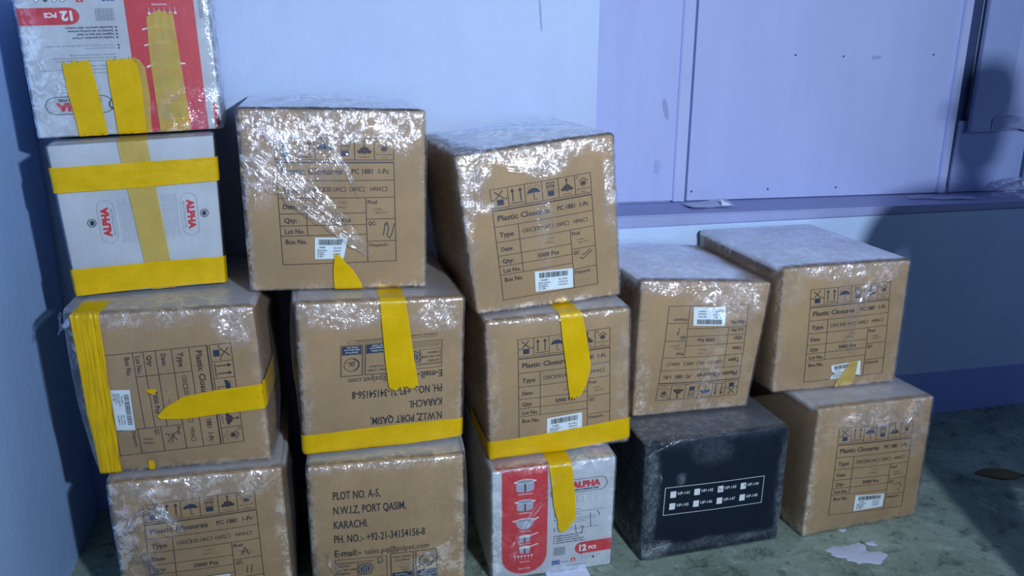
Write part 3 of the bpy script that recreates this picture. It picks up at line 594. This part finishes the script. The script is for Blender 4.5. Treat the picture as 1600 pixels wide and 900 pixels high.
def address():
    p = Print(); B_ = dict(mat='black', bold=.016)
    for k, (s_, w) in enumerate((('PLOT NO. A-5,', 115), ('N.W.I.Z, PORT QASIM,', 177), ('KARACHI.', 83), ('PH. NO.:- +92-21-34154156-8', 222))): p.text(s_, 0, 20 + 36 * k, 19, w, **B_)
    p.text('E-mail:-', 0, 164, 17, 63, **B_); p.text('sales.pq@pslpet.com', 73, 163, 14, 158, 'black')
    p.frame(0, 172, 126, 240, 1.3); p.rect(2, 181, 92, 182.4); p.frame(4, 184, 56, 220, 1); 
    for k, s_ in enumerate(('CERTIFIED', 'ISO 9001:2008', 'COMPANY')): p.text(s_, 7, 193 + 10 * k, 5, (30, 44, 30)[k], 'ink', .01)
    p.ring(72, 202, 17, 2.2, 'navy', ry=16); p.disc(72, 202, 11, 11, 'navy')
    for dx in (-5, 0, 5): p.rect(71.4 + dx, 193, 72.2 + dx, 211, 'label', 1)
    p.ring(72, 202, 21, 1, 'ink', a0=-60, a1=60); p.ring(72, 202, 21, 1, 'ink', a0=120, a1=240)
    for y in (226, 230, 234): p.rect(4, y, 122, y + .9, 'ink')
    p.ring(108, 183, 8, 1.6, 'ink', a0=-150, a1=150); p.line(102, 178, 108, 190, 1.6)
    for x0, x1, a, c, d_ in ((134, 192, 'Food Safety', 'Management', 'FSSC 22000'), (196, 250, 'Global Food', 'Manufacturer', 'HALAL')):
        p.frame(x0, 168, x1, 246, 1.2); p.frame(x0 + 2, 170, x1 - 2, 244, .7); p.rect(x0 + 4, 222, x1 - 4, 243, 'navy')
        p.text(a, x0 + 12, 229.5, 4.4, 30, 'label', 0, 1); p.text(c, x0 + 8, 236, 4.4, 38, 'label', 0, 1); p.text(d_, x0 + 12, 241.8, 3.8, 28, 'label', 0, 1)
    p.text('FSSC 22000', 141, 182, 5.5, 44, 'ink', .01); p.text('Certified', 146, 191, 5.5, 34, 'ink', .01)
    p.ring(223, 197, 19, 1.6, 'ink', ry=17); p.ring(223, 197, 19, 3.4, 'ink', a0=100, a1=250, ry=17); p.text('JK', 214, 203, 10, 18, 'ink', .01); p.line(213, 206, 236, 202, 1.2)
    p.frame(0 + 14, 250, 140, 258, .9); p.text('Customer Care and', 18, 256.5, 4, 60, 'ink'); p.frame(136, 249, 232, 257, .9); p.text('Quality of Closures', 150, 255.4, 4.5, 62, 'ink')
    return p
def emblem(p, cx, cy, r, mat='blue', lay=1):
    p.ring(cx, cy, r, r * .16, mat, lay); p.disc(cx, cy + r * .15, r * .6, r * .42, mat, lay)
    for k in (-1, 0, 1): p.disc(cx + k * r * .38, cy - r * .25, r * .17, r * .2, mat, lay)
def alpha_front(full=False):
    """unit panel 1000 x 1000"""
    p = Print()
    pts = [(75, 0), (445, 0), (445, 800)]
    for i in range(13):
        a = math.radians(i * 15); pts.append((260 + 185 * math.cos(a), 800 + 170 * math.sin(a)))
    pts.append((75, 800))
    n = 16; V = []; ys = [0, 6, 12, 18, 25, 40, 60, 100, 200, 300, 400, 500, 600, 700, 800] + [800 + 170 * math.sin(math.radians(a)) for a in (12, 24, 36, 48, 60, 72, 82, 90)]
    if full: ys = [0, 6, 12, 18, 25, 40, 60] + [100 * i for i in range(1, 10)] + [960, 985]
    for y in ys:
        hw = 185 if y <= 800 or full else 185 * math.sqrt(max(0.0, 1 - ((y - 800) / 170) ** 2))
        V += [(260 - hw, y), (260 - hw * .33, y), (260 + hw * .33, y), (260 + hw, y)]
    p.add(V, [(4 * j + i, 4 * j + i + 1, 4 * j + 5 + i, 4 * j + 4 + i) for j in range(len(ys) - 1) for i in range(3)], 'red')
    def pot(cx, cy, w, h, lid='silver'):
        p.rect(cx - w, cy, cx + w, cy + h * .8, 'silver', 1); p.disc(cx, cy + h * .8, w, h * .2, 'silver', 1)
        p.disc(cx, cy, w * 1.05, h * .22, 'white', 2); p.disc(cx, cy, w * .92, h * .16, 'grey', 3)
        p.rect(cx - w * .08, cy + h * .2, cx + w * .08, cy + h, 'black', 3); p.rect(cx - w * 1.25, cy - 6, cx - w, cy + 8, 'white', 2); p.rect(cx + w, cy - 6, cx + w * 1.25, cy + 8, 'white', 2)
    pot(260, 110, 72, 95); pot(260, 290, 66, 85)
    p.poly([(180, 462), (340, 462), (318, 520), (285, 545), (235, 545), (202, 520)], 'silver', 1); p.disc(260, 462, 82, 20, 'white', 2); p.disc(260, 464, 70, 14, 'grey', 3); p.rect(160, 455, 182, 466, 'white', 2); p.line(335, 462, 372, 445, 12, 'white', 2)
    for cy in (610, 715):
        p.poly([(215, cy), (310, cy), (300, cy + 60), (225, cy + 60)], 'silver', 1); p.disc(262, cy, 50, 14, 'white', 2); p.line(305, cy - 2, 370, cy - 22, 9, 'white', 2); p.rect(256, cy + 10, 266, cy + 58, 'black', 3)
    for i in range(6): p.line(180 + 28 * i, 800, 180 + 28 * i, 835, 4, 'silver', 1); p.disc(180 + 28 * i, 798, 8, 9, 'white', 1)
    for y, s_, w in ((228, 'CASSEROLE 24 cm', 125), (400, 'CASSEROLE', 110), (570, 'WOK PAN', 90), (690, 'MILK PAN', 90), (860, 'SPOONS', 80), (925, 'MADE OF STEEL', 95)): p.text(s_, 262 - w / 2, y, 11, w, 'white', .02, 1)
    # logo capsule
    for x0, y0, x1, y1 in ((640, 150, 880, 154), (640, 266, 880, 270)): p.rect(x0, y0, x1, y1, 'black', 1)
    p.ring(880, 210, 60, 4, 'black', 1, -90, 90); p.ring(640, 210, 60, 4, 'black', 1, 90, 270)
    p.text('ALPHA', 640, 225, 52, 242, 'red', .06, 2); p.text('MIDDLE STAINLESS STEEL', 645, 253, 15, 225, 'navy', .03, 2)
    emblem(p, 562, 205, 44, 'navy'); p.ring(500, 255, 34, 4, 'navy', 1)
    V0 = len(p.V)
    p.text('GIFT SET', 640, 355, 58, 232, 'grey', .012, 1); p.text('GIFT SET', 643, 353, 54, 226, 'label', -.006, 2)
    rows = ['Beautiful look and shape', 'Induction ready base suits all types of stoves', 'The lid has a steam hole', 'Capsule bottom spreads the heat evenly', 'all over the pan so that food is cooked', 'without sticking and burning.', 'Saves gas and time', 'Can be used as serving dishes at the table']
    ysr = [425, 448, 471, 505, 524, 543, 585, 604]
    for s_, y in zip(rows, ysr):
        bul = y not in (524, 543)
        if bul: p.disc(505, y - 6, 5, 6, 'black', 1)
        p.text(s_, 522, y, 11, min(400, len(s_) * 8.6), 'grey', .01, 1)
    for s_, y, w in (('Healthy preparation of food', 655, 215), ('Hygienic and easy to clean', 677, 190), ('Suitable for all cooking surfaces', 699, 235), ('Especially suited for dish washers', 721, 245)):
        p.disc(505, y - 6, 5, 6, 'black', 1); p.text(s_, 522, y, 13, w, 'navy', .015, 1)
    for i in range(14): p.rect(506 + i * 7, 758, 506 + i * 7 + (2.5, 4.5, 3.5)[i % 3], 838, 'grey', 1)
    p.rect(740, 738, 1000, 848, 'red', 1); p.disc(740, 793, 55, 55, 'red', 1); p.text('12', 720, 822, 58, 62, 'white', .05, 2); p.text('PCS', 800, 815, 30, 66, 'white', .05, 2)
    p.text('S9S', 490, 925, 40, 70, 'blue', .05, 1); p.text('H fuse', 575, 915, 18, 60, 'grey', .01, 1); p.rect(655, 880, 690, 915, 'red', 1); p.text('A', 660, 912, 26, 24, 'white', .02, 2)
    for i, x in enumerate((760, 800, 845, 890)): p.disc(x, 895, 13, 13, 'grey', 1); p.disc(x, 895, 8, 8, 'label' if i != 2 else 'navy', 2)
    p.text('MADE IN PAKISTAN', 620, 955, 12, 170, 'grey', .01, 1)
    if full: p.rect(12, 0, 34, 180, 'red', 1); p.rect(28, 760, 50, 985, 'grey', 1)
    return p
PEN = [[(680, 560), (690, 640)], [(720, 590), (735, 580), (748, 592), (735, 640), (728, 648), (768, 640)], [(805, 470), (812, 600)], [(860, 455), (878, 480), (885, 505)], [(735, 780), (738, 860)]]
def alpha_side(lx):
    p = Print()
    return p
def label_on(b, root, quad, torn=False, seed=1):
    p = Print(); W_, H_ = 60, 35
    if torn: p.poly([(0, 0), (60, 0), (60, 34), (50, 30), (42, 33), (30, 29), (20, 35), (0, 35), (3, 26), (9, 22), (2, 15)][:11], 'label')
    else: p.rect(0, 0, W_, H_, 'label')
    base = p.place(b, quad, root, W_, H_, 'shipping_label', .0022)
    q = Print(); rnd = random.Random(seed); x = 7
    while x < 52:
        w = rnd.choice((.6, .9, 1.3)); q.rect(x, 3, x + w, 12, 'black'); x += w + rnd.choice((.5, .8, 1.0))
    for k, (s_, x, y, w) in enumerate((('PSL0081', 9, 17, 11), ('Plastic Closure', 5, 21.5, 19), ('28 mm PCO', 5, 25, 14), ('Qty 5000 Pcs', 5, 28.5, 15), ('Lot 1881', 5, 32, 11), ('Bin 0452', 37, 18, 14), ('KARACHI', 37, 23, 14), ('0245871', 37, 28, 14))): q.text(s_, x, y, 2.1, w, 'navy', .02)
    o = q.place(b, quad, base, W_, H_, 'barcode_print', .0028)
    return base
# ---------------- the stacks ----------------
CFG = { # name, label, opts
'A': ('cookware_carton', 'white and red cookware carton upside down, topmost of the leftmost stack'),
'B': ('cookware_carton', 'white carton crossed by two yellow tape bands, second from top at left'),
'C': ('closures_carton', 'brown carton lying sideways with a wrinkled yellow tape down its left edge'),
'D': ('closures_carton', 'brown closures carton with torn milky film, bottom of the leftmost stack'),
'E': ('closures_carton', 'highest brown carton, glittering film and a short torn tape at its base'),
'F': ('address_carton', 'brown carton with upside-down address print, between two cartons of the second stack'),
'G': ('address_carton', 'brown carton with upright PLOT NO. address print, bottom of the second stack'),
'H': ('closures_carton', 'tilted brown carton under shiny film, top of the third stack'),
'I': ('closures_carton', 'brown carton with yellow tape band, on the white and red cookware carton'),
'J': ('cookware_carton', 'white and red cookware carton standing upright on the floor'),
'K': ('closures_carton', 'upside-down brown closures carton sitting on the black carton'),
'L': ('checkbox_carton', 'black carton with a row of white checkboxes, on the floor'),
'M': ('closures_carton', 'brown carton with ragged label, top of the rightmost stack'),
'N': ('closures_carton', 'brown carton with unbroken label, bottom of the rightmost stack'),
}
FRONT = None
boxes = {}
for i, (k, (nm, lab)) in enumerate(CFG.items()):
    wht = k in 'ABJ'; b = Box(k, seed=i * 5.7, rad=.005 if k in 'ABJL' else .008, bf=.004 if k in 'ABJL' else .007, bs=.003 if k in 'ABJL' else .006)
    if k == 'K': b.bf = .014; b.bs = .010
    boxes[k] = b
    root = empty(nm, b.loc, b.yaw, lab, 'box', 'film-wrapped cartons stacked along the wall'); b.root = root
    body = carton_mesh(b, 'white_card' if wht else 'black_card' if k == 'L' else 'card', root)
    if k in 'CDEHIKMN':
        sig = {'E': SIG_LOOP, 'C': SIG_CROSS + SIG_11, 'D': SIG_A + SIG_11, 'H': SIG_TICK, 'K': [[(210, 222), (214, 200), (216, 210)]], 'N': [[(205, 205), (228, 200), (236, 215)], [(225, 222), (232, 224)]]}.get(k)
        closures(sig).place(b, PRINT_AT[k], root, 250, 285)
        torn = k == 'M'
        label_on(b, root, LABEL_AT[k], torn, i)
    if k in 'FG': address().place(b, PRINT_AT[k], root, 250, 255)
    e = .001
    if k in 'AJ':
        p = alpha_front(k == 'A')
        if k == 'J':
            for s_ in PEN:
                for a, c in zip(s_, s_[1:]): p.line(*a, *c, 3.5, 'black', 3)
            q = [(e, e), (b.w - e, e), (e, b.h - e), (b.w - e, b.h - e)]
        else: q = [(b.w - e, b.h - e), (e, b.h - e), (b.w - e, e), (e, e)]
        p.place(b, q, root, 1000, 1000)
        # the red band and panel colours run on over the carton's top
        if k == 'J':
            def topp(x0, x1, y0, y1, mat, name):
                V = []; nx, ny = 6, 8
                for j in range(ny + 1):
                    for i_ in range(nx + 1): V.append(b.at((x0 + (x1 - x0) * i_ / nx, y0 + (y1 - y0) * j / ny, b.h), .0007))
                link(name, V, [(j * 7 + i_, j * 7 + i_ + 1, j * 7 + i_ + 8, j * 7 + i_ + 7) for j in range(ny) for i_ in range(nx)], mat, root)
            topp(.01, .15, .004, .3, 'red', 'red_top_panel'); topp(.20, .26, .03, .1, 'green', 'green_top_mark'); topp(.27, .325, .02, .3, 'red', 'red_top_panel')
    if k == 'B':
        p = Print()
        for cy_, sgn in ((265, 1), (815, -1)):
            # x runs up the page: logos are turned a quarter turn
            def T(x, y): return x, y
            q = Print(); q.text('ALPHA', -100, 22, 44, 200, 'red', .06); q.text('MIDDLE STAINLESS STEEL', -92, 50, 13, 184, 'grey', .02)
            q.rect(-90, -46, 90, -43, 'grey'); q.rect(-90, 62, 90, 65, 'grey'); q.ring(90, 9, 55, 3, 'grey', 0, -90, 90); q.ring(-90, 9, 55, 3, 'grey', 0, 90, 270); emblem(q, 0, -88, 28, 'navy')
            for r in range(8): q.text('with heat evenly spread and food cooked in short time', -150 + 6 * (r % 3), 92 + r * 13, 7, 300 - 20 * (r % 3), 'grey', 0)
            if sgn > 0: vv = [(cy_ + y, 515 - x) for x, y in q.V]
            else: vv = [(cy_ - y, 505 + x) for x, y in q.V]
            p.V += vv; p.F += [tuple(t + len(p.V) - len(vv) for t in f) for f in q.F]; p.m += q.m; p.z += q.z
        p.place(b, [(e, e), (b.w - e, e), (e, b.h - e), (b.w - e, b.h - e)], root, 1000, 1000)
    if k == 'L':
        p = Print(); p.frame(0, 0, 250, 75, 1.3, 'white')
        for r in range(2):
            for c in range(4):
                x = 14 + c * 58.5; y = 12 + r * 32; p.rect(x, y, x + 14, y + 17, 'white'); p.text('HP-%d' % (141 + c + 4 * r), x + 18, y + 11, 8, 29, 'white', .01)
        for a, c in (((134, 14), (136, 24)), ((136, 24), (142, 20)), ((200, 14), (200, 22))): p.line(*a, *c, 1.5, 'black', 1)
        p.place(b, PRINT_AT['L'], root, 250, 75)
    tapes(b, root)
    if k == 'C': b.loose = {'right': (.018, .16, .14), 'left': (.026, .2, .25), 'top': (.006,)}
    elif k == 'D': b.loose = {'right': (.012, .3, .15), 'left': (.006, .25, .2), 'top': (.004,)}
    elif k in 'EH': b.loose = {'top': (.010,), 'right': (.004, .3, .1)}
    elif k == 'F': b.loose = {'left': (.010, .25, .14), 'right': (.008, .1, .1), 'top': (.006,)}
    elif k == 'M': b.loose = {'right': (.008, .23, .08), 'top': (.004,)}
    elif k == 'K': b.loose = {'top': (.005,), 'left': (.008, .2, .15)}
    elif k == 'G': b.loose = {'right': (.010, .25, .2)}
    if k == 'B': wrap(b, root, 'film_dark', 30, base=.03, edge=.15, top=.3, side=.2, off=.003, haze=.1)
    elif k == 'A': wrap(b, root, 'film', 40, base=.2, edge=.55, top=.4, side=.5, off=.0035)
    elif k == 'L': wrap(b, root, 'film_black', 46, base=.04, edge=.4, top=.4, side=.3, off=.003, haze=.2)
    elif k in 'EH': wrap(b, root, 'film_fine', 56, top=.24)
    else: wrap(b, root, 'film', 46, edge=.55 if k != 'J' else .35)
    folds(b, root)
# knotted film tail at the sideways carton's upper left corner
b = boxes['C']
V = []; At = []
for i in range(19):
    t = i / 18
    for j in range(7):
        a = j / 6 - .5
        V.append((b.c[2].x - .005 - .034 * t - .012 * math.sin(t * 5), .03 + .02 * a + .01 * math.sin(t * 7), b.h - .02 + .018 * t - .028 * math.sin(t * 3) + a * (.012 + .03 * t * (1 - t)) + .004 * math.sin(9 * t + 4 * a))); At.append(.8)
link('film_tail', V, [(i * 7 + j, i * 7 + j + 1, i * 7 + j + 8, i * 7 + j + 7) for i in range(18) for j in range(6)], 'fold', b.root, attr=At)

# ---------------- bystander at the right, outside the frame ----------------
def figure(loc, rz):
    root = empty('person', loc, rz, 'person in grey shirt standing right of the camera facing the cartons', 'person')
    def skin(name, joints, edges, mat, par, sub=2, rootv=0):
        me = bpy.data.meshes.new(name); me.from_pydata([j[0] for j in joints], edges, []); o = bpy.data.objects.new(name, me); COL.objects.link(o); o.parent = par
        o.modifiers.new('s', 'SKIN'); sk = me.skin_vertices[0].data
        for i, j in enumerate(joints): sk[i].radius = j[1] if isinstance(j[1], tuple) else (j[1], j[1]); sk[i].use_root = (i == rootv)
        m = o.modifiers.new('b', 'SUBSURF'); m.levels = m.render_levels = sub; me.materials.append(M[mat]); o.modifiers['s'].use_smooth_shade = True
        return o
    J = [((0, 0, .90), (.15, .10)), ((0, 0, 1.05), (.18, .11)), ((0, .01, 1.22), (.21, .12)), ((0, .01, 1.33), (.17, .09)), ((0, 0, 1.39), .05), ((0, .0, 1.43), .048)]
    E_ = [(0, 1), (1, 2), (2, 3), (3, 4), (4, 5)]
    for s in (-1, 1):
        k = len(J); J += [((s * .22, .01, 1.30), .06), ((s * .245, .02, 1.10), .052), ((s * .20, .16, .93), .032)]; E_ += [(3, k), (k, k + 1), (k + 1, k + 2)]
        k = len(J); J += [((s * .09, 0, .80), .085), ((s * .10, .01, .46), .055), ((s * .10, -.01, .10), .042), ((s * .11, .13, .045), (.04, .03))]; E_ += [(0, k), (k, k + 1), (k + 1, k + 2), (k + 2, k + 3)]
    body = skin('body', J, E_, 'shirt', root)
    hd = skin('head', [((0, 0, 1.42), .048), ((0, .015, 1.49), (.062, .07)), ((0, .01, 1.56), (.07, .085)), ((0, 0, 1.615), (.05, .06))], [(0, 1), (1, 2), (2, 3)], 'skin', root)
    skin('hair', [((0, -.025, 1.53), (.07, .07)), ((0, -.012, 1.60), (.07, .082)), ((0, .01, 1.635), (.045, .06))], [(0, 1), (1, 2)], 'hair', root)
    skin('nose', [((0, .085, 1.55), .008), ((0, .105, 1.525), .011)], [(0, 1)], 'skin', hd)
    for s in (-1, 1):
        skin('ear', [((s * .073, .0, 1.555), (.006, .016)), ((s * .077, -.005, 1.53), (.006, .012))], [(0, 1)], 'skin', hd)
        skin('eye', [((s * .03, .083, 1.556), .009), ((s * .03, .086, 1.556), .008)], [(0, 1)], 'white', hd)
        hj = [((s * .20, .17, .925), (.028, .016)), ((s * .195, .22, .89), (.036, .016))]; he = [(0, 1)]
        for f in range(4):
            k = len(hj); x = s * .195 + (f - 1.5) * .018; L = (.9, 1, .95, .75)[f]
            hj += [((x, .245, .872), .009), ((x, .245 + .03 * L, .85), .0085), ((x, .25 + .045 * L, .825), .007)]; he += [(1, k), (k, k + 1), (k + 1, k + 2)]
        k = len(hj); hj += [((s * .195 - s * .035, .20, .885), .010), ((s * .195 - s * .05, .225, .865), .008)]; he += [(0, k), (k, k + 1)]
        skin('hand', hj, he, 'skin', root, 2)
    skin('mouth', [((-.02, .088, 1.495), .004), ((.02, .088, 1.495), .004)], [(0, 1)], 'red', hd)
    return root
figure((1.745, .90, -.02), -.35)
